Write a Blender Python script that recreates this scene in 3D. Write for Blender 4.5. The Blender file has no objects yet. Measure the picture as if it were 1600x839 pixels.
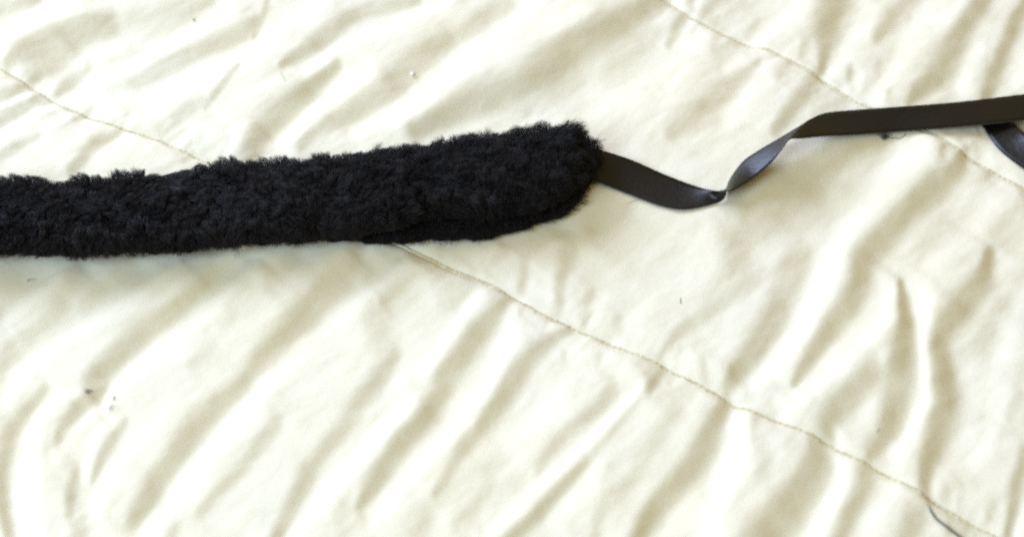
import bpy, math, random
import numpy as np
from mathutils import Vector, kdtree
random.seed(7)
RNG = np.random.default_rng(11)
scene = bpy.context.scene
col = scene.collection
R = math.radians

# ------------------------------------------------------------------ camera
PITCH, HFOV, DIST = R(48.0), R(40.0), 0.59
CAM = np.array([0.0, -DIST * math.cos(PITCH), DIST * math.sin(PITCH)])
FWD = np.array([0.0, math.cos(PITCH), -math.sin(PITCH)])
UPV = np.array([0.0, math.sin(PITCH), math.cos(PITCH)])
TH = math.tan(HFOV / 2)
cd = bpy.data.cameras.new('camera'); cam = bpy.data.objects.new('camera', cd); col.objects.link(cam)
cam.location = CAM
cam.rotation_euler = (math.pi / 2 - PITCH, 0, 0)
cd.sensor_fit = 'HORIZONTAL'; cd.angle = HFOV
cd.clip_start = 0.01; cd.clip_end = 50
cd.dof.use_dof = True; cd.dof.focus_distance = 0.60; cd.dof.aperture_fstop = 7.0
scene.camera = cam

# ------------------------------------------------------------------ light: one big window, dim warm room
w = bpy.data.worlds.new('World'); scene.world = w; w.use_nodes = True
bg = w.node_tree.nodes['Background']
bg.inputs['Color'].default_value = (1.0, 0.79, 0.30, 1); bg.inputs['Strength'].default_value = 0.42
LAZ = np.array([-0.70, 0.71]); LAZ = LAZ / np.linalg.norm(LAZ)
LEL = R(28)
ld = bpy.data.lights.new('window_light', 'AREA'); ld.shape = 'RECTANGLE'; ld.size = 3.0; ld.size_y = 1.3
ld.energy = 164; ld.color = (0.57, 0.68, 1.0)
lo = bpy.data.objects.new('window_light', ld); col.objects.link(lo)
lp = Vector((LAZ[0] * math.cos(LEL), LAZ[1] * math.cos(LEL), math.sin(LEL))) * 2.8
lo.location = lp
lo.rotation_euler = (-lp).to_track_quat('-Z', 'Y').to_euler()
# added cool fill light at the near left, lifts the shade below the fur
fd_ = bpy.data.lights.new('side_fill_light', 'AREA'); fd_.shape = 'RECTANGLE'; fd_.size = 0.8; fd_.size_y = 0.9
fd_.energy = 21; fd_.color = (0.54, 0.75, 1.0)
fo = bpy.data.objects.new('side_fill_light', fd_); col.objects.link(fo)
fp = Vector((-0.95, -0.85, 0.95)); fo.location = fp
fo.rotation_euler = (Vector((-0.2, -0.05, 0)) - fp).to_track_quat('-Z', 'Y').to_euler()
scene.view_settings.view_transform = 'Standard'; scene.view_settings.look = 'None'
scene.view_settings.exposure = 0.0; scene.view_settings.gamma = 1.0
scene.view_settings.use_curve_mapping = False
scene.render.engine = 'CYCLES'
scene.cycles.use_denoising = False
scene.cycles.filter_width = 2.4
scene.cycles.max_bounces = 6

# ------------------------------------------------------------------ helpers
def tag(o, label, cat, group=None, kind=None):
    o['label'] = label; o['category'] = cat
    if group: o['group'] = group
    if kind: o['kind'] = kind
    return o

def unproj(px, py, z=0.0):
    """where the sight line through a point of the 1600x839 photograph meets height z"""
    d = FWD + np.array([1, 0, 0]) * ((px - 800) / 800 * TH) - UPV * ((py - 419.5) / 800 * TH)
    t = (z - CAM[2]) / d[2]
    return CAM + d * t

def proj(X, Y, Z=0.0):
    dx, dy, dz = X - CAM[0], Y - CAM[1], Z - CAM[2]
    depth = dy * FWD[1] + dz * FWD[2]
    up = dy * UPV[1] + dz * UPV[2]
    return 800 + dx / depth / TH * 800, 419.5 - up / depth / TH * 800

def mesh_obj(name, V, F, mat, parent=None, smooth=True):
    me = bpy.data.meshes.new(name)
    V = np.asarray(V, dtype=np.float32); F = np.asarray(F, dtype=np.int32)
    n = F.shape[1]
    me.vertices.add(len(V)); me.vertices.foreach_set('co', V.ravel())
    me.loops.add(F.size); me.loops.foreach_set('vertex_index', F.ravel())
    me.polygons.add(len(F))
    me.polygons.foreach_set('loop_start', np.arange(0, F.size, n, dtype=np.int32))
    me.polygons.foreach_set('loop_total', np.full(len(F), n, dtype=np.int32))
    me.update(calc_edges=True); me.validate()
    me.polygons.foreach_set('use_smooth', np.full(len(me.polygons), smooth))
    me.materials.append(mat)
    o = bpy.data.objects.new(name, me); col.objects.link(o)
    if parent: o.parent = parent
    return o

def catmull(P, n):
    P = np.asarray(P, float); m = len(P)
    Q = np.vstack([2 * P[0] - P[1], P, 2 * P[-1] - P[-2]])
    t = np.linspace(0, m - 1 - 1e-9, n); i = t.astype(int); f = (t - i)[:, None]
    a, b, c, d = Q[i], Q[i + 1], Q[i + 2], Q[i + 3]
    return 0.5 * (2 * b + (c - a) * f + (2 * a - 5 * b + 4 * c - d) * f ** 2 + (3 * b - a - 3 * c + d) * f ** 3)

def tube(path, rad, sides=6, jitter=0.0):
    path = np.asarray(path, float); n = len(path)
    rad = np.broadcast_to(np.asarray(rad, float), (n,))
    T = np.gradient(path, axis=0); T /= np.linalg.norm(T, axis=1)[:, None] + 1e-12
    up = np.array([0.02, 0.03, 1.0]); A = np.cross(T, up); A /= np.linalg.norm(A, axis=1)[:, None] + 1e-9
    B = np.cross(A, T)
    th = np.linspace(0, 2 * math.pi, sides, endpoint=False)
    V = path[:, None] + rad[:, None, None] * (A[:, None] * np.cos(th)[None, :, None] + B[:, None] * np.sin(th)[None, :, None])
    V = V.reshape(-1, 3)
    i = np.arange(n - 1)[:, None] * sides; j = np.arange(sides)[None]; k = (j + 1) % sides
    F = np.stack([i + j, i + k, i + sides + k, i + sides + j], -1).reshape(-1, 4)
    return V, F

def merge(parts):
    Vs, Fs, o = [], [], 0
    for V, F in parts:
        Vs.append(V); Fs.append(F + o); o += len(V)
    return np.vstack(Vs), np.vstack(Fs)

# ------------------------------------------------------------------ materials
def principled(name, color, rough, spec=0.5):
    m = bpy.data.materials.new(name); m.use_nodes = True
    b = m.node_tree.nodes['Principled BSDF']
    b.inputs['Base Color'].default_value = (*color, 1)
    b.inputs['Roughness'].default_value = rough
    b.inputs['Specular IOR Level'].default_value = spec
    return m, m.node_tree, b

def ramp_noise(nt, scale, c0, c1, lo=0.35, hi=0.65, detail=4, coord='Object'):
    tc = nt.nodes.new('ShaderNodeTexCoord'); n = nt.nodes.new('ShaderNodeTexNoise')
    n.inputs['Scale'].default_value = scale; n.inputs['Detail'].default_value = detail
    nt.links.new(tc.outputs[coord], n.inputs['Vector'])
    r = nt.nodes.new('ShaderNodeValToRGB')
    r.color_ramp.elements[0].position = lo; r.color_ramp.elements[0].color = (*c0, 1)
    r.color_ramp.elements[1].position = hi; r.color_ramp.elements[1].color = (*c1, 1)
    nt.links.new(n.outputs['Fac'], r.inputs['Fac'])
    return r, n, tc

m_quilt, nt, b = principled('cotton_sateen_cream', (0.80, 0.745, 0.60), 0.95, 0.04)
r_, n_, tc = ramp_noise(nt, 14, (0.81, 0.745, 0.555), (0.83, 0.78, 0.620), 0.3, 0.7)
nt.links.new(r_.outputs['Color'], b.inputs['Base Color'])
# plain weave: two crossed thread waves, seen only as faint grain
wv = []
for rot in (R(27), R(117)):
    mp = nt.nodes.new('ShaderNodeMapping'); mp.inputs['Rotation'].default_value = (0, 0, rot)
    nt.links.new(tc.outputs['Object'], mp.inputs['Vector'])
    wn = nt.nodes.new('ShaderNodeTexWave'); wn.inputs['Scale'].default_value = 900
    wn.inputs['Distortion'].default_value = 2.5; wn.inputs['Detail'].default_value = 1
    nt.links.new(mp.outputs['Vector'], wn.inputs['Vector']); wv.append(wn)
mx = nt.nodes.new('ShaderNodeMath'); mx.operation = 'ADD'
nt.links.new(wv[0].outputs['Fac'], mx.inputs[0]); nt.links.new(wv[1].outputs['Fac'], mx.inputs[1])
fn = nt.nodes.new('ShaderNodeTexNoise'); fn.inputs['Scale'].default_value = 330; fn.inputs['Detail'].default_value = 6; fn.inputs['Roughness'].default_value = 0.55
nt.links.new(tc.outputs['Object'], fn.inputs['Vector'])
b1 = nt.nodes.new('ShaderNodeBump'); b1.inputs['Strength'].default_value = 0.2; b1.inputs['Distance'].default_value = 0.00016
nt.links.new(mx.outputs[0], b1.inputs['Height'])
b2 = nt.nodes.new('ShaderNodeBump'); b2.inputs['Strength'].default_value = 0.32; b2.inputs['Distance'].default_value = 0.0005
nt.links.new(fn.outputs['Fac'], b2.inputs['Height']); nt.links.new(b1.outputs['Normal'], b2.inputs['Normal'])
nt.links.new(b2.outputs['Normal'], b.inputs['Normal'])
b.inputs['Sheen Weight'].default_value = 0.0

m_thread, nt, b = principled('tan_thread', (0.50, 0.405, 0.255), 0.7, 0.3)
r_, _, _ = ramp_noise(nt, 160, (0.54, 0.46, 0.29), (0.74, 0.66, 0.46), 0.35, 0.7)
nt.links.new(r_.outputs['Color'], b.inputs['Base Color'])

m_core, nt, b = principled('fur_backing_black', (0.006, 0.005, 0.006), 0.95, 0.1)
r_, _, _ = ramp_noise(nt, 900, (0.004, 0.003, 0.004), (0.010, 0.009, 0.010))
nt.links.new(r_.outputs['Color'], b.inputs['Base Color'])

m_fur, nt, b = principled('fur_pile_black', (0.011, 0.010, 0.012), 0.66, 0.22)
r_, _, _ = ramp_noise(nt, 260, (0.0042, 0.0030, 0.0030), (0.023, 0.0175, 0.0170), 0.38, 0.75)
nt.links.new(r_.outputs['Color'], b.inputs['Base Color'])
b.inputs['Sheen Weight'].default_value = 0.05

m_satin, nt, b = principled('satin_black', (0.005, 0.004, 0.0035), 0.36, 0.36)
b.inputs['Anisotropic'].default_value = 0.4
r_, n_, tc = ramp_noise(nt, 1500, (0.003, 0.0023, 0.002), (0.008, 0.006, 0.0052))
nt.links.new(r_.outputs['Color'], b.inputs['Base Color'])
bp = nt.nodes.new('ShaderNodeBump'); bp.inputs['Strength'].default_value = 0.45; bp.inputs['Distance'].default_value = 0.0003
nb = nt.nodes.new('ShaderNodeTexNoise'); nb.inputs['Scale'].default_value = 480; nb.inputs['Detail'].default_value = 3
nt.links.new(tc.outputs['Object'], nb.inputs['Vector'])
nt.links.new(nb.outputs['Fac'], bp.inputs['Height']); nt.links.new(bp.outputs['Normal'], b.inputs['Normal'])

def lint_mat(name, c):
    m, nt, b = principled(name, c, 0.8, 0.2)
    r_, _, _ = ramp_noise(nt, 2500, tuple(x * 0.7 for x in c), tuple(min(1, x * 1.3) for x in c))
    nt.links.new(r_.outputs['Color'], b.inputs['Base Color'])
    return m
m_lint_dark = lint_mat('lint_charcoal', (0.035, 0.035, 0.042))
m_lint_grey = lint_mat('lint_grey', (0.20, 0.19, 0.17))
m_fold_shadow = lint_mat('fold_shadow_grey', (0.19, 0.18, 0.165))
m_thread_grey = lint_mat('thread_grey', (0.09, 0.092, 0.10))
m_lint_white = lint_mat('lint_white', (0.85, 0.85, 0.83))

# ------------------------------------------------------------------ the quilt's relief
# Folds as polylines (photo px: x, y, half-width): the sides of the creases that fall away from the window, then the sides that face it.
AWAY = [
 (.70, [(0,12,12),(25,8,12),(55,-5,12)]),
 (.95, [(12,98,8),(40,82,20),(80,68,26),(120,52,24),(170,38,20)]),
 (.55, [(150,42,20),(230,32,20),(280,22,20),(320,0,18)]),
 (.80, [(50,122,8),(75,105,16),(110,85,14)]),
 (.60, [(0,150,12),(25,138,10),(45,130,6)]),
 (.70, [(85,150,5),(108,130,9),(138,108,7)]),
 (.80, [(0,188,12),(35,170,12),(72,152,7)]),
 (.70, [(112,265,8),(150,225,10),(185,205,6)]),
 (.50, [(0,245,8),(30,228,7),(60,212,5)]),
 (.40, [(118,186,6),(142,172,5)]),
 (.60, [(175,145,8),(225,122,14),(275,98,16),(325,72,14),(375,48,12),(400,32,10)]),
 (.50, [(396,62,3),(402,45,4),(412,20,4),(418,0,4)]),
 (.25, [(180,98,10),(210,86,8)]),
 (.60, [(320,170,5),(336,147,5),(356,122,5),(372,103,4)]),
 (.55, [(250,208,6),(272,190,9),(300,170,10),(318,160,6)]),
 (.40, [(287,250,5),(300,238,4)]), (.25, [(317,233,6),(355,215,6)]),
 (.85, [(385,250,14),(410,200,18),(440,172,18),(470,148,16),(500,125,11),(525,103,8)]),
 (.65, [(440,100,5),(460,88,9),(483,75,12),(513,52,13),(540,30,12),(575,15,12),(610,8,10),(650,0,8)]),
 (.65, [(470,228,8),(490,205,10),(550,175,16),(600,145,22),(637,112,24),(675,80,20),(700,62,14)]),
 (.40, [(690,68,14),(750,32,12),(795,5,10)]),
 (.95, [(650,205,14),(700,180,18),(740,160,22),(800,140,28),(860,100,32),(900,75,28),(950,45,24),(1000,18,18),(1020,0,16),(1040,-30,16)]),
 (.50, [(820,170,12),(860,150,14),(900,120,14)]),
 (.35, [(960,90,25),(1010,55,20)]),
 (.60, [(1045,70,6),(1058,42,8),(1075,12,7),(1080,0,6)]),
 (.75, [(1098,24,7),(1112,8,10),(1130,-5,12),(1145,-25,12)]),
 (.40, [(1167,55,5),(1183,34,5)]), (.40, [(1122,85,10),(1150,70,8)]),
 (.55, [(1050,208,10),(1080,188,14),(1112,160,16),(1150,130,12),(1172,112,8),(1185,98,5)]),
 (.20, [(1130,40,15),(1165,10,15)]),
 (.70, [(1284,108,5),(1288,85,8),(1290,55,18),(1297,25,20),(1308,0,20),(1318,-30,18)]),
 (.40, [(1252,85,5),(1262,65,8)]),
 (.65, [(1212,205,8),(1228,182,11),(1250,152,13),(1270,127,10),(1280,113,5)]),
 (.40, [(1215,115,8),(1232,97,6)]), (.35, [(1310,150,15),(1280,170,15)]),
 (.50, [(1372,60,8),(1382,42,10),(1402,15,12),(1425,-5,12)]),
 (.30, [(1370,110,5),(1374,98,5)]), (.45, [(1324,125,5),(1328,105,5)]), (.40, [(1385,155,3),(1390,140,3)]),
 (.80, [(1420,160,6),(1438,140,12),(1462,122,16),(1480,92,18),(1497,60,14),(1515,25,14),(1535,0,14),(1550,-30,14)]),
 (.80, [(1540,150,10),(1555,110,12),(1570,65,12),(1585,30,12),(1605,0,12)]),
 # right, below the ribbon
 (.60, [(1205,310,25),(1235,275,28),(1275,250,30),(1330,232,25),(1365,222,14)]),
 (.55, [(1150,370,25),(1200,345,30),(1250,300,35)]),
 (.45, [(1140,360,20),(1160,420,28),(1150,450,24),(1110,480,14),(1072,512,6)]),
 (.60, [(1250,400,20),(1230,440,22),(1215,480,22)]),
 (.90, [(1215,485,20),(1199,514,20),(1179,543,18),(1152,580,14),(1137,607,7)]),
 (.92, [(1507,232,6),(1497,262,11),(1465,285,18),(1432,315,18),(1400,345,18),(1372,375,20),(1345,408,18),(1345,432,16),(1325,480,16),(1302,505,16),(1278,540,13),(1255,575,10),(1240,600,5)]),
 (.35, [(1475,225,4),(1470,250,8)]),
 (.25, [(1480,360,25),(1440,390,15)]), (.30, [(1540,275,10),(1560,265,6)]),
 (.92, [(1545,395,8),(1540,420,10),(1530,445,18),(1505,475,22),(1485,500,20),(1468,535,14),(1472,575,16),(1478,620,20),(1473,657,22),(1462,694,17),(1448,722,12),(1444,754,8),(1451,780,5)]),
 (.35, [(1550,360,10),(1580,330,12),(1610,310,12)]),
 (.30, [(1560,480,20),(1535,540,15)]),
 (.92, [(1407,442,5),(1411,477,9),(1415,505,12),(1410,540,18),(1405,580,22),(1400,620,22),(1397,643,18),(1386,675,15),(1368,702,10),(1354,717,5)]),
 (.85, [(1360,580,20),(1337,611,18),(1310,637,20),(1292,662,16),(1296,688,8)]),
 (.50, [(1375,590,15),(1370,610,12)]),
 (.92, [(1282,690,14),(1271,722,22),(1252,760,26),(1230,795,28),(1210,822,28),(1195,845,28),(1180,880,26)]),
 (.78, [(1355,730,14),(1350,755,14),(1333,790,14),(1318,830,13),(1305,870,13)]),
 (.70, [(1445,785,12),(1430,805,18),(1415,839,18),(1405,870,18)]),
 (.70, [(1602,700,8),(1588,750,9),(1583,790,8),(1575,835,6)]),
 (.35, [(1552,790,7),(1540,815,6)]), (.40, [(1575,650,8),(1595,620,8)]), (.20, [(1540,675,15),(1550,660,15)]),
 (.25, [(1478,770,12),(1485,750,12)]), (.55, [(1460,800,7),(1490,818,8),(1520,835,8)]),
 # below the long seam
 (.85, [(890,515,6),(858,530,12),(838,548,14),(817,572,14),(793,606,16),(779,628,17),(753,662,14)]),
 (.60, [(753,662,14),(730,692,12),(713,720,10),(696,748,8),(679,771,6)]),
 (.92, [(790,468,7),(770,495,13),(745,522,16),(722,552,16),(695,585,16),(685,614,15),(656,662,14),(628,691,14),(605,725,13),(580,760,11),(562,788,7)]),
 (.65, [(682,412,4),(650,425,7),(625,447,9),(600,470,9)]),
 (.35, [(590,500,22),(600,540,25)]),
 (.60, [(617,552,10),(600,580,14),(582,608,16),(560,634,12),(537,668,12),(508,700,12),(483,734,13),(463,777,12),(440,822,10),(425,860,10)]),
 (.35, [(735,430,12),(700,460,18)]), (.35, [(735,445,8),(712,475,8)]),
 (.92, [(555,398,14),(535,425,22),(500,465,24),(475,495,24),(450,522,22),(425,550,20),(400,575,16)]),
 (.75, [(402,573,14),(378,603,14),(342,628,16),(308,665,20),(279,708,18),(251,748,18),(228,788,16),(210,815,12)]),
 (.50, [(600,400,18),(570,430,15)]), (.50, [(460,395,12),(440,420,12),(420,440,10)]),
 (.80, [(385,392,8),(338,420,12),(305,452,14),(275,482,16),(228,512,20),(195,545,20),(170,570,18),(145,597,15)]),
 (.80, [(160,606,10),(140,622,13),(120,643,12),(100,671,10),(90,690,6)]),
 (.35, [(335,535,8),(300,570,8)]), (.25, [(365,500,8),(345,525,6)]),
 (.45, [(120,415,15),(90,480,14),(60,510,14),(25,545,14),(0,565,10)]),
 (.38, [(200,405,14),(160,445,10),(130,475,8)]), (.35, [(30,415,25),(0,460,20)]), (.50, [(22,540,12),(0,570,12)]),
 (.65, [(70,608,6),(45,637,9),(18,675,12),(6,712,12),(0,745,10),(5,800,8),(15,845,6)]),
 (.58, [(195,660,6),(177,685,8),(158,715,8),(145,752,4)]),
 (.50, [(120,735,6),(111,765,8),(108,805,6)]), (.35, [(130,815,12),(120,840,12)]),
 (.50, [(430,660,10),(408,690,10),(396,708,9),(367,742,10),(342,772,11),(315,803,8)]),
 (.40, [(275,825,8),(265,845,8)]),
 (.25, [(545,780,8),(528,812,8)]), (.35, [(735,795,10),(712,815,8)]), (.35, [(668,820,12),(652,845,12)]), (.30, [(765,755,10),(740,790,9)]),
 (.55, [(954,612,12),(934,637,11),(908,657,9)]), (.42, [(908,657,9),(877,680,9),(851,714,8),(840,737,6)]),
 (.65, [(1036,574,6),(1022,591,8),(1010,611,6)]), (.45, [(1002,618,4),(971,657,5),(937,697,5),(917,722,7)]),
 (.80, [(917,722,6),(897,742,8),(865,774,9),(837,805,10),(808,831,10),(780,862,10)]),
 (.35, [(1056,643,12),(1016,700,12),(985,748,10),(951,782,10),(934,805,8),(930,840,7)]),
 (.92, [(1135,612,6),(1130,628,10),(1118,655,14),(1102,694,18),(1085,722,18),(1056,757,17),(1028,788,14),(1008,817,12),(990,855,12)]),
 (.30, [(1190,690,12),(1190,740,12)]),
 (.55, [(1076,508,12),(1060,520,9),(1045,537,7),(1030,558,4)]),
 (.40, [(918,490,6),(912,505,6)]), (.25, [(970,510,8),(975,525,8)]),
 (.55, [(820,415,7),(815,450,7)]), (.50, [(816,478,4),(813,490,4)]),
 (.60, [(888,395,14),(877,430,9),(872,468,7)]), (.45, [(925,455,6),(910,490,7)]),
 (.45, [(925,345,18),(975,325,14)]), (.45, [(785,395,8),(760,415,8)]), (.50, [(690,395,4),(683,405,4)]),
 (.25, [(882,552,3),(880,565,3)]), (.20, [(938,555,5),(934,570,5)]),
]
FACING = [
 (.6, [(0,60,18),(60,28,16),(110,5,14)]), (.7, [(190,118,8),(250,80,10),(300,48,10),(350,12,12)]),
 (.4, [(140,155,16),(175,160,16)]), (.6, [(240,150,16),(300,125,14),(340,108,10),(390,80,12)]),
 (.7, [(0,164,4),(45,146,4)]), (.7, [(0,208,6),(50,180,6),(85,164,5)]), (.4, [(125,205,8),(150,185,8)]),
 (.5, [(150,250,10),(190,230,10),(230,215,10)]), (.7, [(400,80,14),(437,45,16),(475,20,14),(500,0,12)]),
 (1., [(440,225,8),(455,215,8),(500,170,10),(537,140,13),(575,112,14)]),
 (.7, [(480,110,8),(525,80,9),(575,52,12),(625,38,12),(675,15,10),(700,0,10)]),
 (1., [(555,210,8),(612,180,12),(650,150,14),(700,112,15),(750,75,15),(800,40,15),(830,10,14),(850,-20,14)]),
 (.6, [(800,85,30),(850,40,30),(900,10,20)]),
 (.6, [(940,165,18),(1030,140,22),(1060,100,22),(1090,60,14)]), (.5, [(940,170,25),(980,165,25)]),
 (.6, [(1140,108,8),(1168,85,10),(1190,62,10)]), (.9, [(1190,70,10),(1200,60,12),(1230,30,14),(1250,5,12),(1265,-20,12)]),
 (.6, [(1140,185,12),(1175,150,14),(1195,115,14)]), (.6, [(1302,110,8),(1320,88,10),(1345,55,12),(1360,15,12)]),
 (.6, [(1342,140,4),(1343,110,6)]), (.75, [(1365,152,8),(1395,118,10),(1425,65,14),(1462,25,18),(1500,5,14)]),
 (.6, [(1505,140,10),(1512,105,10),(1530,75,8)]), (.6, [(1590,130,10),(1605,90,8)]), (.5, [(1548,90,5),(1560,60,6),(1575,20,6),(1590,0,6)]),
 (1., [(1440,222,16),(1430,232,20),(1400,272,17),(1362,322,17),(1325,360,16),(1300,400,16),(1287,435,18),(1270,482,16),(1250,515,14),(1220,555,13),(1200,580,12),(1180,600,10)]),
 (.8, [(1390,455,10),(1380,495,14),(1350,525,16),(1320,555,14),(1287,585,13),(1255,615,12),(1225,630,12)]),
 (.9, [(1445,455,14),(1443,495,11),(1440,532,7),(1444,580,6),(1447,625,7),(1436,643,9),(1422,680,10),(1405,702,11),(1398,728,10)]),
 (.6, [(1575,300,14),(1540,340,16),(1500,375,16),(1460,415,16)]),
 (.5, [(1580,520,12),(1565,570,15),(1560,620,12),(1545,680,12),(1525,730,14)]),
 (1., [(1318,722,8),(1312,755,11),(1292,793,13),(1270,835,13),(1255,870,13)]), (.55, [(1395,755,10),(1378,790,12),(1360,835,12)]),
 (.6, [(1600,790,5),(1590,835,6)]),
 (1., [(1158,640,10),(1157,690,14),(1136,745,18),(1115,800,18),(1105,845,18)]), (.6, [(1060,825,22),(1085,790,18)]),
 (.7, [(1000,608,8),(970,637,8),(928,680,9),(885,720,9),(842,762,10),(806,797,10),(770,830,10)]),
 (.6, [(937,730,8),(915,770,12),(870,812,14)]), (.5, [(870,630,20),(830,670,20),(800,690,18)]),
 (.95, [(800,520,10),(775,570,12),(755,615,12),(727,652,12),(693,694,12),(656,728,11),(622,765,11),(585,812,10)]),
 (.6, [(748,450,7),(730,480,9),(708,515,10),(685,548,10),(665,580,10)]),
 (.9, [(640,625,10),(600,670,11),(560,722,11),(520,765,12),(485,805,11),(455,845,10)]),
 (1., [(630,398,7),(600,430,10),(562,465,12),(525,497,13),(487,530,14),(450,565,15),(415,592,15),(396,628,15),(365,665,14),(322,714,15),(285,762,14),(250,805,13),(220,845,12)]),
 (1., [(395,410,9),(362,440,11),(332,477,12),(300,507,13),(250,545,14),(212,575,13),(185,605,10),(165,635,6)]),
 (.9, [(275,405,6),(225,445,8),(175,477,9),(125,512,9),(75,550,10),(38,580,11),(10,620,10)]),
 (.9, [(94,617,7),(71,643,9),(51,680,12),(45,728,14),(45,785,16),(50,845,16)]), (.7, [(105,405,7),(50,460,8),(10,500,8)]),
 (.6, [(142,646,6),(108,680,8),(85,715,8)]), (.6, [(154,668,4),(140,714,5),(133,752,5)]), (.5, [(190,715,10),(160,755,12),(150,800,12)]),
]
SEAMS_PX = [
 [(-420,-75),(-300,-25),(-150,40),(0,108),(45,133),(95,160),(150,182),(250,218),(325,250),(400,283),(500,328),(635,385),(690,412),(760,440),(850,490),(930,524),(1025,565),(1080,592),(1140,625),(1200,650),(1270,680),(1355,722),(1400,745),(1460,780),(1520,812),(1600,850),(1750,930),(1900,1010)],
 [(700,-190),(850,-105),(960,-45),(1045,0),(1080,22),(1140,50),(1200,75),(1270,112),(1335,150),(1390,175),(1460,210),(1510,240),(1570,272),(1650,318),(1760,380),(1900,460)],
]
# outside the frame the same kind of folds go on between further seams
GX0, GX1, GY0, GY1, GS = -0.80, 0.80, -0.56, 0.64, 0.001
nx, ny = int(round((GX1 - GX0) / GS)), int(round((GY1 - GY0) / GS))
gx = GX0 + GS * np.arange(nx); gy = GY0 + GS * np.arange(ny)
GXX, GYY = np.meshgrid(gx, gy)
PX, PY = proj(GXX, np.maximum(GYY, -0.30))
PX = PX.astype(np.float32); PY = PY.astype(np.float32)

def stroke(T, pts, amp, X, Y, X1, Y1, step, org):
    """lay a soft fold side into T (kept as a maximum); X1,Y1 bounding box in grid indices"""
    i0, i1, j0, j1 = X1[0], X1[1], Y1[0], Y1[1]
    if i1 <= i0 or j1 <= j0: return
    x = X[j0:j1, i0:i1]; y = Y[j0:j1, i0:i1]
    best = np.full(x.shape, 1e9, np.float32)
    for k in range(len(pts) - 1):
        ax, ay, aw = pts[k]; bx, by, bw = pts[k + 1]
        dx, dy = bx - ax, by - ay; L2 = dx * dx + dy * dy + 1e-12
        t = np.clip(((x - ax) * dx + (y - ay) * dy) / L2, 0, 1)
        w_ = aw + (bw - aw) * t
        q = ((x - ax - t * dx) ** 2 + (y - ay - t * dy) ** 2) / (w_ * w_)
        np.minimum(best, q, out=best)
    val = amp * np.exp(-0.50 * best ** 1.4)
    T[j0:j1, i0:i1] = np.maximum(T[j0:j1, i0:i1], val)

def px_box(pts):
    xs, ys = [], []
    for (x, y, w_) in pts:
        for sx in (-3, 3):
            for sy in (-3, 3):
                p = unproj(x + sx * w_, min(y + sy * w_, 1100)); xs.append(p[0]); ys.append(p[1])
    return ((max(0, int((min(xs) - GX0) / GS)), min(nx, int((max(xs) - GX0) / GS) + 1)),
            (max(0, int((min(ys) - GY0) / GS)), min(ny, int((max(ys) - GY0) / GS) + 1)))

def lay_folds():
    TA = np.zeros((ny, nx), np.float32); TF = np.zeros((ny, nx), np.float32)
    for amp, pts in AWAY: stroke(TA, pts, amp, PX, PY, *px_box(pts), GS, 0)
    for amp, pts in FACING: stroke(TF, pts, amp, PX, PY, *px_box(pts), GS, 0)
    return 0.55 * TF - TA
T0 = lay_folds()
# folds beyond the picture's edges
inframe = (PX > -15) & (PX < 1615) & (PY > -15) & (PY < 854)
OA = np.zeros_like(T0); OF = np.zeros_like(T0)
fd = np.array([0.50, 0.866])
for k in range(420):
    c = np.array([random.uniform(GX0, GX1), random.uniform(GY0, GY1)])
    L = random.uniform(0.02, 0.075); ang = random.gauss(0, 0.16)
    d = np.array([fd[0] * math.cos(ang) - fd[1] * math.sin(ang), fd[0] * math.sin(ang) + fd[1] * math.cos(ang)])
    n_ = np.array([-d[1], d[0]]); bend = random.gauss(0, 0.006); w0 = random.uniform(0.002, 0.0055)
    pts = [(*(c + d * L * (s - .5) * 2 + n_ * bend * (1 - (2 * s - 1) ** 2)), w0 * (0.45 + 0.55 * math.sin(math.pi * s))) for s in (0, .25, .5, .75, 1)]
    xs = [p[0] for p in pts]; ys = [p[1] for p in pts]; m_ = 0.018
    bx = ((max(0, int((min(xs) - m_ - GX0) / GS)), min(nx, int((max(xs) + m_ - GX0) / GS))), (max(0, int((min(ys) - m_ - GY0) / GS)), min(ny, int((max(ys) + m_ - GY0) / GS))))
    stroke(OA if k % 2 else OF, pts, random.uniform(.5, .95), GXX, GYY, *bx, GS, 0)
# soft hand-over at the frame's edge
edge = np.minimum(np.minimum(PX, 1600 - PX), np.minimum(PY, 839 - PY))
mixo = np.clip((-edge) / 40.0, 0, 1); mixo[GYY < -0.29] = 1
KS = 0.57
# long soft undulation and fine puckers so no stretch of cloth is quite flat
kx = 2 * math.pi * np.fft.fftfreq(nx, GS)[None, :]; ky = 2 * math.pi * np.fft.fftfreq(ny, GS)[:, None]
K2 = kx ** 2 + ky ** 2
white = RNG.standard_normal((ny, nx))
WF = np.fft.fft2(white)
kl = kx * LAZ[0] + ky * LAZ[1]                       # along the light
kt = -kx * LAZ[1] + ky * LAZ[0]                      # across it
def band(lam_l, lam_t):
    f = np.exp(-(kl * lam_l / 5.0) ** 2 - (kt * lam_t / 5.0) ** 2) * (np.abs(kl) * lam_l)
    n = np.real(np.fft.ifft2(WF * f)); return n / n.std()
def ridged(lam_l, lam_t):
    n = band(lam_l, lam_t); return np.exp(-(n / 0.22) ** 2) * np.clip(band(lam_t * 1.5, lam_t * 2.0), 0, 2)
PUCKER = 0.05 * band(0.011, 0.026) + 0.04 * band(0.004, 0.008) - 0.09 * ridged(0.012, 0.030)
def seam_world(pts):
    return np.array([unproj(x, y)[:2] for x, y in pts])
seams = [seam_world(s) for s in SEAMS_PX]
def extend(s, L=0.9):
    a = s[0] - s[1]; a /= np.linalg.norm(a); b_ = s[-1] - s[-2]; b_ /= np.linalg.norm(b_)
    d = (s[-1] - s[0]) / np.linalg.norm(s[-1] - s[0])
    return np.vstack([s[0] - d * L, s, s[-1] + d * L])
seams = [extend(s) for s in seams]
more = []
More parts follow.
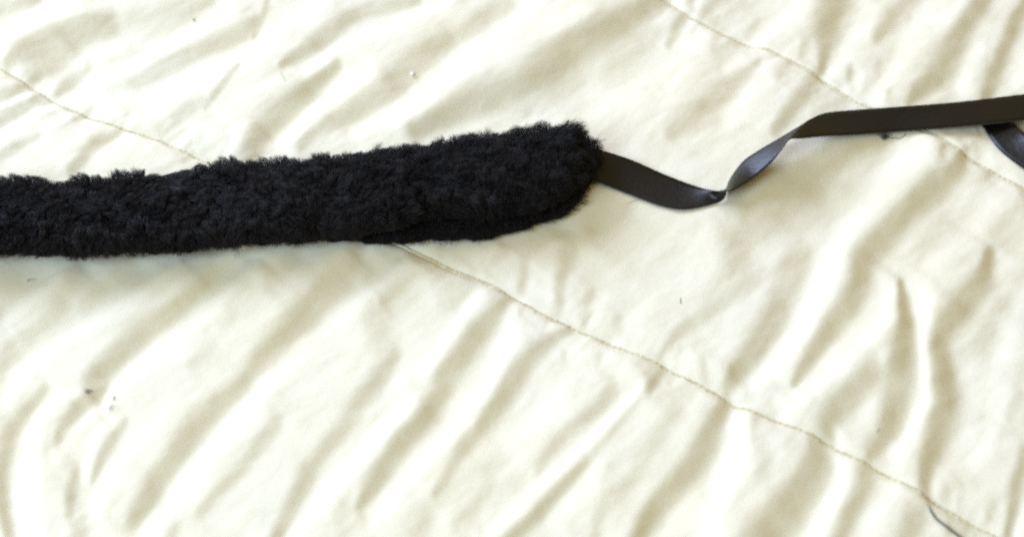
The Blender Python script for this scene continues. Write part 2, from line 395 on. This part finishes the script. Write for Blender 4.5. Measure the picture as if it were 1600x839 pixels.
mid = seams[1]; base_dir = (mid[-1] - mid[0]) / np.linalg.norm(mid[-1] - mid[0]); perp = np.array([-base_dir[1], base_dir[0]])
if perp[1] < 0: perp = -perp
gap = abs(np.dot(seams[1].mean(0) - seams[0].mean(0), perp))
for kk in (1, 2):
    more.append(np.array([seams[1][0] + base_dir * t + perp * gap * kk + perp * 0.003 * math.sin(t * 30 + kk) for t in np.linspace(0, 3.2, 60)]))
    more.append(np.array([seams[0][0] + base_dir * t - perp * gap * kk + perp * 0.003 * math.sin(t * 27 + kk * 2) for t in np.linspace(0, 3.2, 60)]))
seams_all = seams + more
# short gathers where the thread draws the cloth in
GA = np.zeros((ny, nx), np.float32); GF = np.zeros((ny, nx), np.float32)
for s in seams_all:
    seg = np.linalg.norm(np.diff(s, axis=0), axis=1); cum = np.concatenate([[0], np.cumsum(seg)])
    pos = 0.0
    while pos < cum[-1]:
        pos += random.uniform(0.003, 0.0075)
        c = np.array([np.interp(pos, cum, s[:, 0]), np.interp(pos, cum, s[:, 1])])
        if not (GX0 < c[0] < GX1 and GY0 < c[1] < GY1): continue
        for side in (-1, 1):
            if random.random() < .35: continue
            L = random.uniform(.005, .015); ang = random.gauss(0, .22); w0 = random.uniform(.0009, .0019)
            d = side * np.array([fd[0] * math.cos(ang) - fd[1] * math.sin(ang), fd[0] * math.sin(ang) + fd[1] * math.cos(ang)])
            pts = [(*(c + d * L * q), w0 * (1.0 - 0.3 * q)) for q in (0.05, .5, 1)]
            xs = [p[0] for p in pts]; ys = [p[1] for p in pts]; m_ = 0.006
            bx = ((max(0, int((min(xs) - m_ - GX0) / GS)), min(nx, int((max(xs) + m_ - GX0) / GS))), (max(0, int((min(ys) - m_ - GY0) / GS)), min(ny, int((max(ys) + m_ - GY0) / GS))))
            stroke(GA if random.random() < .6 else GF, pts, random.uniform(.10, .36), GXX, GYY, *bx, GS, 0)
PUCKER = PUCKER + GF - GA
# slope towards the window -> height (linear, solved in the frequency domain)
def relief(T):
    T = T + mixo * (OF - OA) + PUCKER
    Hh = np.conj(1j * kl) * np.fft.fft2(-KS * (T - T.mean())) / (kl ** 2 + 0.010 * K2 + 900.0)
    Hh[0, 0] = 0
    h = np.real(np.fft.ifft2(Hh)); return h - h[inframe].mean()
H = relief(T0)
PX, PY = proj(GXX, np.maximum(GYY, -0.30), H)        # where each point really shows once the cloth has height
PX = PX.astype(np.float32); PY = PY.astype(np.float32)
H = relief(lay_folds())
# seams: a tight gully in a broad shallow dip
SD = np.full((ny, nx), 1e9, np.float32)
for s in seams_all:
    for k in range(len(s) - 1):
        (ax, ay), (bx_, by_) = s[k], s[k + 1]
        m_ = 0.02
        i0 = max(0, int((min(ax, bx_) - m_ - GX0) / GS)); i1 = min(nx, int((max(ax, bx_) + m_ - GX0) / GS) + 1)
        j0 = max(0, int((min(ay, by_) - m_ - GY0) / GS)); j1 = min(ny, int((max(ay, by_) + m_ - GY0) / GS) + 1)
        if i1 <= i0 or j1 <= j0: continue
        x = GXX[j0:j1, i0:i1]; y = GYY[j0:j1, i0:i1]; dx, dy = bx_ - ax, by_ - ay
        t = np.clip(((x - ax) * dx + (y - ay) * dy) / (dx * dx + dy * dy + 1e-12), 0, 1)
        q = np.sqrt((x - ax - t * dx) ** 2 + (y - ay - t * dy) ** 2)
        SD[j0:j1, i0:i1] = np.minimum(SD[j0:j1, i0:i1], q)
near = np.exp(-(SD / 0.0040) ** 2)
H = H * (1 - 0.10 * near) - 0.0011 * np.exp(-(SD / 0.0060) ** 2) - 0.0011 * np.exp(-(SD / 0.0016) ** 2)
H -= H[inframe].mean()
print('relief mm', H[inframe].min() * 1e3, H[inframe].max() * 1e3, 'gap', gap)

def hq(x, y):
    fx = np.clip((np.asarray(x, float) - GX0) / GS, 0, nx - 1.001); fy = np.clip((np.asarray(y, float) - GY0) / GS, 0, ny - 1.001)
    i = fx.astype(int); j = fy.astype(int); u = fx - i; v = fy - j
    return (H[j, i] * (1 - u) + H[j, i + 1] * u) * (1 - v) + (H[j + 1, i] * (1 - u) + H[j + 1, i + 1] * u) * v

def axis(lo, hi, a, b, fine, coarse):
    return np.concatenate([np.arange(lo, a, coarse), np.arange(a, b, fine), np.arange(b, hi + 1e-9, coarse)])
ax_ = axis(GX0 + .002, GX1 - .002, -0.29, 0.29, 0.001, 0.004)
ay_ = axis(GY0 + .002, GY1 - .002, -0.15, 0.21, 0.001, 0.004)
QX, QY = np.meshgrid(ax_, ay_)
QZ = hq(QX, QY)
mx_, my_ = len(ax_), len(ay_)
idx = np.arange(mx_ * my_).reshape(my_, mx_)
F = np.stack([idx[:-1, :-1], idx[:-1, 1:], idx[1:, 1:], idx[1:, :-1]], -1).reshape(-1, 4)
quilt = bpy.data.objects.new('quilt', None); col.objects.link(quilt)
tag(quilt, 'rumpled cream cotton quilt with diagonal stitched seams, lying under the fur strip', 'quilt')
mesh_obj('cotton_cover', np.stack([QX, QY, QZ], -1).reshape(-1, 3), F, m_quilt, quilt)

# stitched thread of each seam: one continuous line that dips at every needle hole, sunk in its gully
for si, s in enumerate(seams_all):
    seg = np.linalg.norm(np.diff(s, axis=0), axis=1); cum = np.concatenate([[0], np.cumsum(seg)])
    t = np.arange(0, cum[-1], 0.0006)
    x = np.interp(t, cum, s[:, 0]); y = np.interp(t, cum, s[:, 1])
    ok = (x > -0.34) & (x < 0.37) & (y > -0.20) & (y < 0.26)
    if ok.sum() < 8: continue
    x, y, t = x[ok], y[ok], t[ok]
    ph = (t / 0.0026) % 1.0
    dip = np.abs(np.sin(math.pi * ph)) ** 0.6
    wob = 0.00012 * np.sin(t * 900) + 0.0001 * np.sin(t * 2100 + 1)
    z = hq(x, y) + 0.00004 + 0.00012 * dip
    rad = 0.00044 + 0.00010 * dip + 0.00005 * np.sin(t * 310)
    V, F = tube(np.stack([x + wob * perp[0], y + wob * perp[1], z], -1), rad, 6)
    o = mesh_obj('seam_stitching', V, F, m_thread, quilt)

# ------------------------------------------------------------------ the fur strip
tie = bpy.data.objects.new('fur_strip', None); col.objects.link(tie)
tie.location = (0, 0, 0)
tag(tie, 'long black plush fur strip with a twisted black satin ribbon tie at its rounded end', 'fur strip')

TOP = [(-420,300),(-200,284),(0,277),(80,279),(150,277),(240,268),(330,254),(400,250),(480,243),(540,240),(600,228),(700,215),(780,203),(850,193),(890,194),(910,203),(926,218),(937,236),(941,248)]
BOT = [(-420,430),(-200,408),(0,397),(90,402),(180,398),(270,398),(320,390),(440,382),(540,380),(620,383),(700,378),(740,377),(770,373),(800,366),(830,358),(860,347),(889,335),(906,318),(923,293),(936,272),(941,252)]
FRB = [(-420,420),(-200,402),(0,393),(90,398),(180,394),(270,394),(320,386),(440,378),(540,372),(620,364),(705,353),(784,349),(820,344),(848,337),(885,313),(910,290),(928,268),(941,252)]
BKT = [(-420,380),(0,340),(540,330),(700,300),(880,270),(930,250),(941,249)]
def curve_at(L, x):
    L = np.array(L, float); return np.interp(x, L[:, 0], L[:, 1])

def panel(name, topL, botL, ins_t, ins_b, bh, zc, x1, n=220, m=36):
    """swept flattened tube whose far and near outline follow the two edges"""
    xs = np.concatenate([np.linspace(-420, x1 - 60, n - 40), x1 - 60 + 60 * np.sin(np.linspace(0, math.pi / 2, 41))[1:]])
    rows = []
    for i, x in enumerate(xs):
        yt = curve_at(topL, x) + ins_t; yb = curve_at(botL, x) - ins_b - (11 * min(1, max(0, (x - 560) / 90)) if botL is FRB else 0)
        yt += 1.6 * math.sin(x * .031) + 1.2 * math.sin(x * .083 + 1); yb += 1.2 * math.sin(x * .041 + 2) + (1.5 * math.sin(x * .11) + 1.2 * math.sin(x * .23 + 1) if botL is BOT else 0)
        if yb < yt + 2: yb = yt = (yb + yt) / 2; yt -= 1; yb += 1
        b_ = bh * min(1.0, 0.35 + 0.65 * (yb - yt) / 100.0)
        e = max(0.0, (x - (x1 - 60)) / 60); close = math.sqrt(max(0.0004, 1 - e ** 2.6))
        b_ *= 0.35 + 0.65 * close
        ym = (yt + yb) / 2
        c = unproj(x, ym, zc + b_); c = unproj(x, ym, zc + b_ + 0.6 * hq(c[0], c[1]))
        depth = np.dot(c - CAM, FWD); pxm = 800 / TH / depth
        v = c - CAM; v /= np.linalg.norm(v); phi = math.asin(-v[2])
        half = (yb - yt) / 2 / pxm
        a = math.sqrt(max((0.0005) ** 2, half ** 2 - (b_ * math.cos(phi)) ** 2)) / math.sin(phi) * (0.25 + 0.75 * close)
        th = np.linspace(0, 2 * math.pi, m, endpoint=False)
        ct, st = np.cos(th), np.sin(th)
        sq = np.sign(st) * np.abs(st) ** 0.8
        rows.append(np.stack([np.full(m, c[0]), c[1] + a * ct, c[2] + b_ * sq], -1))
    V = np.array(rows); nn = len(xs)
    i = np.arange(nn - 1)[:, None] * m; j = np.arange(m)[None]; k = (j + 1) % m
    Fq = np.stack([i + j, i + k, i + m + k, i + m + j], -1).reshape(-1, 4)
    V = V.reshape(-1, 3)
    # close the right end with a fan to its centre, as degenerate-free quads in pairs
    cen = V[-m:].mean(0) + np.array([0.0008, 0, 0]); V = np.vstack([V, cen]); ci = len(V) - 1
    base = (nn - 1) * m
    fan = np.array([[base + q, base + (q + 1) % m, base + (q + 2) % m, ci] for q in range(0, m, 2)])
    return mesh_obj(name, V, np.vstack([Fq, fan]), m_core, tie)

front = panel('front_panel', TOP, FRB, 11, 4, 0.0062, 0.0042, 932)
back = panel('back_panel', BKT, BOT, 0, 3, 0.0026, 0.0008, 930)

def noise_vec(P, scale, seed):
    r = np.random.default_rng(seed); out = np.zeros_like(P)
    for _ in range(7):
        k = r.normal(0, 1, (3, 3)) * scale * r.uniform(.5, 1.6); ph = r.uniform(0, 6.28, 3); a = r.normal(0, 1, (3, 3))
        out += np.sin(P @ k + ph) @ a
    return out / 4.0

def grow_pile(panel_obj, count, length, width, seed, lean_z, clump_sp):
    me = panel_obj.data; me.calc_loop_triangles()
    nv = len(me.vertices); co = np.zeros(nv * 3); me.vertices.foreach_get('co', co); co = co.reshape(-1, 3)
    vn = np.zeros(nv * 3); me.vertices.foreach_get('normal', vn); vn = vn.reshape(-1, 3)
    tri = np.zeros(len(me.loop_triangles) * 3, np.int32); me.loop_triangles.foreach_get('vertices', tri); tri = tri.reshape(-1, 3)
    A, B, C = co[tri[:, 0]], co[tri[:, 1]], co[tri[:, 2]]
    area = np.linalg.norm(np.cross(B - A, C - A), axis=1) / 2
    cz = (A + B + C)[:, 2] / 3; cx = (A + B + C)[:, 0] / 3
    nz = (vn[tri[:, 0]] + vn[tri[:, 1]] + vn[tri[:, 2]])[:, 2] / 3
    wgt = area * np.where(nz < -0.55, 0.05, 1.0) * np.where(cx < -0.27, 0.35, 1.0)
    r = np.random.default_rng(seed)
    def sample(n):
        t = r.choice(len(tri), n, p=wgt / wgt.sum()); u = r.random(n); v = r.random(n); f = u + v > 1; u[f] = 1 - u[f]; v[f] = 1 - v[f]
        P = A[t] + (B - A)[t] * u[:, None] + (C - A)[t] * v[:, None]
        N = vn[tri[t, 0]] * (1 - u - v)[:, None] + vn[tri[t, 1]] * u[:, None] + vn[tri[t, 2]] * v[:, None]
        return P, N / (np.linalg.norm(N, axis=1)[:, None] + 1e-9)
    nc = int(wgt.sum() / clump_sp ** 2)
    CP, CN = sample(nc)
    kd = kdtree.KDTree(nc)
    for i, p in enumerate(CP): kd.insert(p, i)
    kd.balance()
    P, N = sample(count)
    ci = np.array([kd.find(p)[1] for p in P])
    px, py = proj(P[:, 0], P[:, 1], P[:, 2]); cpx, cpy = proj(CP[:, 0], CP[:, 1], CP[:, 2])
    def direction(P, N, px, rnd):
        comb = noise_vec(P, 110.0, 5) * 0.80 + noise_vec(P, 330.0, 9) * 0.55
        leftness = np.clip((260 - px) / 260, 0, 1)[:, None]; right = np.clip((px - 560) / 330, 0, 1)[:, None]
        bias = leftness * np.array([-0.75, -0.15, 0.0]) + right * np.array([0.35, 0.05, 0.05]) + np.array([0.0, -0.10, lean_z])
        comb = comb * (1 - 0.55 * right)
        D = N * 1.0 + comb + bias + rnd
        D /= np.linalg.norm(D, axis=1)[:, None]
        dn = (D * N).sum(1)[:, None]                       # never into the backing
        D = D + N * np.clip(0.28 - dn, 0, None)
        return D / np.linalg.norm(D, axis=1)[:, None]
    Dc = direction(CP, CN, cpx, r.normal(0, .20, CP.shape)); Lc = length * r.uniform(.72, 1.18, nc)
    # longer tuft at the top of the rounded end
    lump = noise_vec(CP, 520.0, 31)[:, 0]; Lc *= np.clip(0.94 + 0.22 * lump, 0.5, 1.35)
    part = noise_vec(CP, 170.0, 44)[:, 1]; Lc *= 1 - 0.48 * np.exp(-(part / 0.10) ** 2)
    low = np.clip((-CN[:, 1] - 0.35) / 0.5, 0, 1) * np.clip((0.75 - CN[:, 2]) / 0.5, 0, 1); Lc *= 1 - (0.45 if lean_z < 0 else 0.15) * low
    tuft = np.exp(-((cpx - 905) / 32) ** 2 - ((cpy - 215) / 26) ** 2); Lc *= 1 + 0.35 * tuft
    ctip = CP + Dc * Lc[:, None]
    D = direction(P, N, px, r.normal(0, .22, P.shape)); Ls = Lc[ci] * r.uniform(.6, 1.1, count)
    own = P + D * Ls[:, None]
    pull = (0.42 - 0.20 * np.clip((px - 450) / 350, 0, 1))[:, None]
    tip = own * (1 - pull) + (ctip[ci] + r.normal(0, .0005, P.shape)) * pull
    mid1 = P + N * (Ls * .30)[:, None] + (tip - P) * 0.12 + r.normal(0, .00012, P.shape)
    mid2 = P + (tip - P) * 0.62 + N * (Ls * .20)[:, None] + r.normal(0, .00016, P.shape)
    sag = np.zeros(3); sag[2] = -0.0006
    tip = tip + sag
    fl = hq(tip[:, 0], tip[:, 1]) + 0.0003
    tip[:, 2] = np.maximum(tip[:, 2], fl)
    rings = [(P - N * 0.0003, 1.0), (mid1, 1.0), (mid2, 0.75)]
    wd = width * r.uniform(.7, 1.3, count)
    T = tip - P; T /= np.linalg.norm(T, axis=1)[:, None] + 1e-9
    rv = r.normal(0, 1, P.shape); S1 = np.cross(T, rv); S1 /= np.linalg.norm(S1, axis=1)[:, None] + 1e-9; S2 = np.cross(T, S1)
    V = np.zeros((count, 10, 3), np.float32)
    for q, (c, f) in enumerate(rings):
        for h in range(3):
            an = 2 * math.pi * h / 3
            V[:, q * 3 + h] = c + (S1 * math.cos(an) + S2 * math.sin(an)) * (wd * f)[:, None]
    V[:, 9] = tip
    fl_ = []
    for q in range(2):
        for h in range(3):
            a0, a1 = q * 3 + h, q * 3 + (h + 1) % 3
            fl_ += [[a0, a1, a1 + 3], [a0, a1 + 3, a0 + 3]]
    for h in range(3): fl_.append([6 + h, 6 + (h + 1) % 3, 9])
    Ft = (np.arange(count)[:, None, None] * 10 + np.array(fl_)[None]).reshape(-1, 3)
    o = mesh_obj('fur_pile', V.reshape(-1, 3), Ft, m_fur, panel_obj); o['kind'] = 'stuff'
    return o
grow_pile(front, 105000, 0.0052, 0.000058, 21, -0.05, 0.0024)
grow_pile(back, 24000, 0.0036, 0.000062, 22, 0.12, 0.0022)

# ------------------------------------------------------------------ the satin ribbon (far edge px, height mm / near edge px, height mm)
RIB = [((905,226),5,(902,276),4), ((938,235),4.5,(934,285),2.0), ((985,250),3,(978,302),.8), ((1040,274),1.4,(1030,321),1.0), ((1085,291),1.6,(1068,327),1.2),
       ((1112,298),4.4,(1108,320),.8), ((1132,299),9.5,(1131,310),.8), ((1149,296),6.5,(1139,284),.8), ((1178,278),5.2,(1160,254),1.2),
       ((1203,256),8.2,(1185,236),4.0), ((1222,233),11.8,(1217,217),7.0), ((1234,218),12.5,(1247,199),7.5), ((1250,216.5),9,(1268,186),6.5), ((1290,213),5.5,(1292,177),5.0),
       ((1330,211),3.4,(1332,173),3.8), ((1400,206),2.2,(1400,168),2.8), ((1500,198),3.4,(1500,160),4.0), ((1600,188),5,(1600,148),5.5),
       ((1690,175),2,(1690,138),8), ((1765,180),1.5,(1770,150),13), ((1800,210),1.2,(1815,195),14), ((1795,255),1,(1812,255),14), ((1750,290),1,(1760,295),13), ((1700,270),1.5,(1690,306),8),
       ((1655,248),7.5,(1640,290),1.5), ((1614,219),7.0,(1600,264),.9), ((1592,200),4.2,(1562,234),.8), ((1572,178),1.2,(1536,198),.7), ((1560,160),.8,(1524,178),.6)]
E = []
for (p1, z1, p2, z2) in RIB:
    e = []
    for p, z in ((p1, z1), (p2, z2)):
        w_ = unproj(p[0], p[1], z / 1000)
        for _ in range(4): w_ = unproj(p[0], p[1], z / 1000 + hq(w_[0], w_[1]))
        e.append(w_)
    E.append(np.concatenate(e))
NR, MR = 420, 9
EC = catmull(E, NR)
e1, e2 = EC[:, :3], EC[:, 3:]
ss = np.linspace(0, 1, MR)
Vr = e1[:, None] * (1 - ss)[None, :, None] + e2[:, None] * ss[None, :, None]
nrm = np.cross(np.gradient((e1 + e2) / 2, axis=0), e2 - e1); nrm /= np.linalg.norm(nrm, axis=1)[:, None] + 1e-9
iu = np.arange(NR)
cup = 0.0004 * np.sin(np.linspace(0, 9, NR)) + 0.0002 + 0.0016 * np.exp(-((iu - 88) / 12.0) ** 2)
Vr += nrm[:, None] * (cup[:, None] * (1 - (2 * ss - 1) ** 2)[None])[:, :, None]
fl = hq(Vr[..., 0], Vr[..., 1]) + 0.0004
Vr[..., 2] = np.maximum(Vr[..., 2], fl)
ii = np.arange(NR - 1)[:, None] * MR; jj = np.arange(MR - 1)[None]
Fr = np.stack([ii + jj, ii + jj + 1, ii + MR + jj + 1, ii + MR + jj], -1).reshape(-1, 4)
rib = mesh_obj('ribbon_tie', Vr.reshape(-1, 3), Fr, m_satin, tie)
sm = rib.modifiers.new('thickness', 'SOLIDIFY'); sm.thickness = 0.00022; sm.offset = 0
m_selv, nt, b = principled('ribbon_selvedge', (0.03, 0.028, 0.027), 0.6, 0.4)
r_, _, _ = ramp_noise(nt, 2200, (0.018, 0.016, 0.015), (0.045, 0.042, 0.040)); nt.links.new(r_.outputs['Color'], b.inputs['Base Color'])
for c_ in (0, MR - 1):
    V, F = tube(Vr[:, c_], 0.00020 + 0.00004 * np.sin(np.arange(NR) * 1.7), 6)
    mesh_obj('selvedge', V, F, m_selv, rib)
rib['label'] = 'narrow black satin ribbon, twisted once to show its grey sheen'

# ------------------------------------------------------------------ lint, hairs and specks on the quilt
def at(px, py, dz=0.0003):
    p = unproj(px, py, 0)
    for _ in range(4): p = unproj(px, py, hq(p[0], p[1]) + dz)
    return p
def fibre(name, pts, rad, mat, label, cat, dz=0.0003, lift=None):
    P = catmull([at(x, y, dz) for x, y in pts], 7 * len(pts))
    if lift is not None: P[:, 2] += np.interp(np.linspace(0, 1, len(P)), np.linspace(0, 1, len(lift)), lift)
    taper = np.clip(np.minimum(np.linspace(0, 6, len(P)), np.linspace(6, 0, len(P))), .25, 1)
    V, F = tube(P, rad * taper, 5)
    return tag(mesh_obj(name, V, F, mat), label, cat)
def fluff(name, px, py, spread, n, rad, mat, label, seed, cat='lint'):
    r = np.random.default_rng(seed); parts = []; c = at(px, py, 0.0006)
    for _ in range(n):
        a = c + r.normal(0, 1, 3) * np.array([spread[0], spread[1], .0002]); d = r.normal(0, 1, 3) * np.array([spread[0], spread[1], .0003]) * 1.3
        P = catmull([a - d, a + r.normal(0, .0004, 3), a + d], 9); P[:, 2] = np.maximum(P[:, 2], hq(P[:, 0], P[:, 1]) + .0001)
        parts.append(tube(P, rad * np.array([.4, .8, 1, 1, 1, 1, 1, .8, .4]), 4))
    V, F = merge(parts)
    return tag(mesh_obj(name, V, F, mat), label, cat)
fluff('lint_tuft', 140, 611, (.0008, .0004), 9, .00010, m_lint_grey, 'small grey lint smudge in a crease near the lower left corner', 1)
fibre('lint_fleck', [(180,617),(178,621),(176,626)], .00022, m_lint_grey, 'upper of two tiny dark lint flecks right of the grey smudge', 'lint', .0006)
fibre('lint_fleck', [(176,631),(173,635),(169,640)], .00018, m_lint_grey, 'lower of two tiny dark lint flecks right of the grey smudge', 'lint', .0006)
fluff('lint_tuft', 303, 31, (.0003, .0003), 5, .00010, m_lint_dark, 'single dark speck on the quilt near the upper left edge', 4)
fluff('lint_tuft', 1383, 212, (.0011, .0010), 22, .00013, m_lint_dark, 'dark fluffy lint clump peeking from under the straight ribbon', 5)
pel = []
for i in range(9):
    t = i / 8 * math.pi; rr = 0.0010 * max(0.02, math.sin(t))
    pel.append([at(645, 117, 0)[k] + (0, 0, 0.0006 - 0.0007 * math.cos(t))[k] for k in range(3)] + [rr])
pel = np.array(pel); th = np.linspace(0, 2 * math.pi, 12, endpoint=False)
V = np.stack([pel[:, 0:1] + pel[:, 3:4] * np.cos(th) * (1 + .15 * np.sin(3 * th)), pel[:, 1:2] + pel[:, 3:4] * np.sin(th) * (1 + .12 * np.cos(2 * th)), np.repeat(pel[:, 2:3], 12, 1)], -1).reshape(-1, 3)
i = np.arange(8)[:, None] * 12; j = np.arange(12)[None]; k = (j + 1) % 12
tag(mesh_obj('lint_pellet', V, np.stack([i + j, i + k, i + 12 + k, i + 12 + j], -1).reshape(-1, 4), m_lint_white), 'bright white speck of lint above the middle of the fur strip', 'lint')
fluff('lint_tuft', 1374, 671, (.0005, .0004), 3, .00006, m_lint_grey, 'faint grey fleck in a fold above the lower right seam', 7)
fluff('lint_tuft', 47, 437, (.0004, .0003), 4, .00008, m_lint_grey, 'faint grey fleck just below the left part of the fur strip', 8)
fibre('loose_hair', [(1396,214),(1404,217),(1412,213),(1416,207)], .00012, m_lint_dark, 'dark curled fibre beside the lint clump under the ribbon', 'fibre')
fibre('loose_hair', [(438,112),(442,120),(446,128)], .00007, m_lint_grey, 'short fine grey hair on the quilt above the left fur', 'hair')
fibre('loose_hair', [(1064,464),(1063,470),(1064,475)], .00010, m_lint_dark, 'tiny upright dark fibre on the quilt below the ribbon bend', 'hair')
fibre('loose_hair', [(977,319),(990,314),(1004,309)], .00006, m_lint_grey, 'fine grey fibre sticking out below the ribbon near the fur', 'fibre')
fibre('loose_hair', [(1520,192),(1528,206),(1533,216)], .00007, m_lint_dark, 'short dark hair below the ribbon, left of the ribbon tail', 'hair', .0008)
fibre('loose_hair', [(1506,150),(1511,165),(1517,184),(1519,192)], .00006, m_lint_white, 'pale curved hair lying across the straight ribbon', 'hair', .0036)
fibre('fold_shadow_strip', [(1450,786),(1455,799),(1464,811),(1480,823),(1500,838),(1512,847)], .00044, m_fold_shadow, 'dark grey strip standing in for a fold shadow, below the seam at the lower right corner', 'fold shadow', .0004)  # grey strip laid in as the shadow of a fold
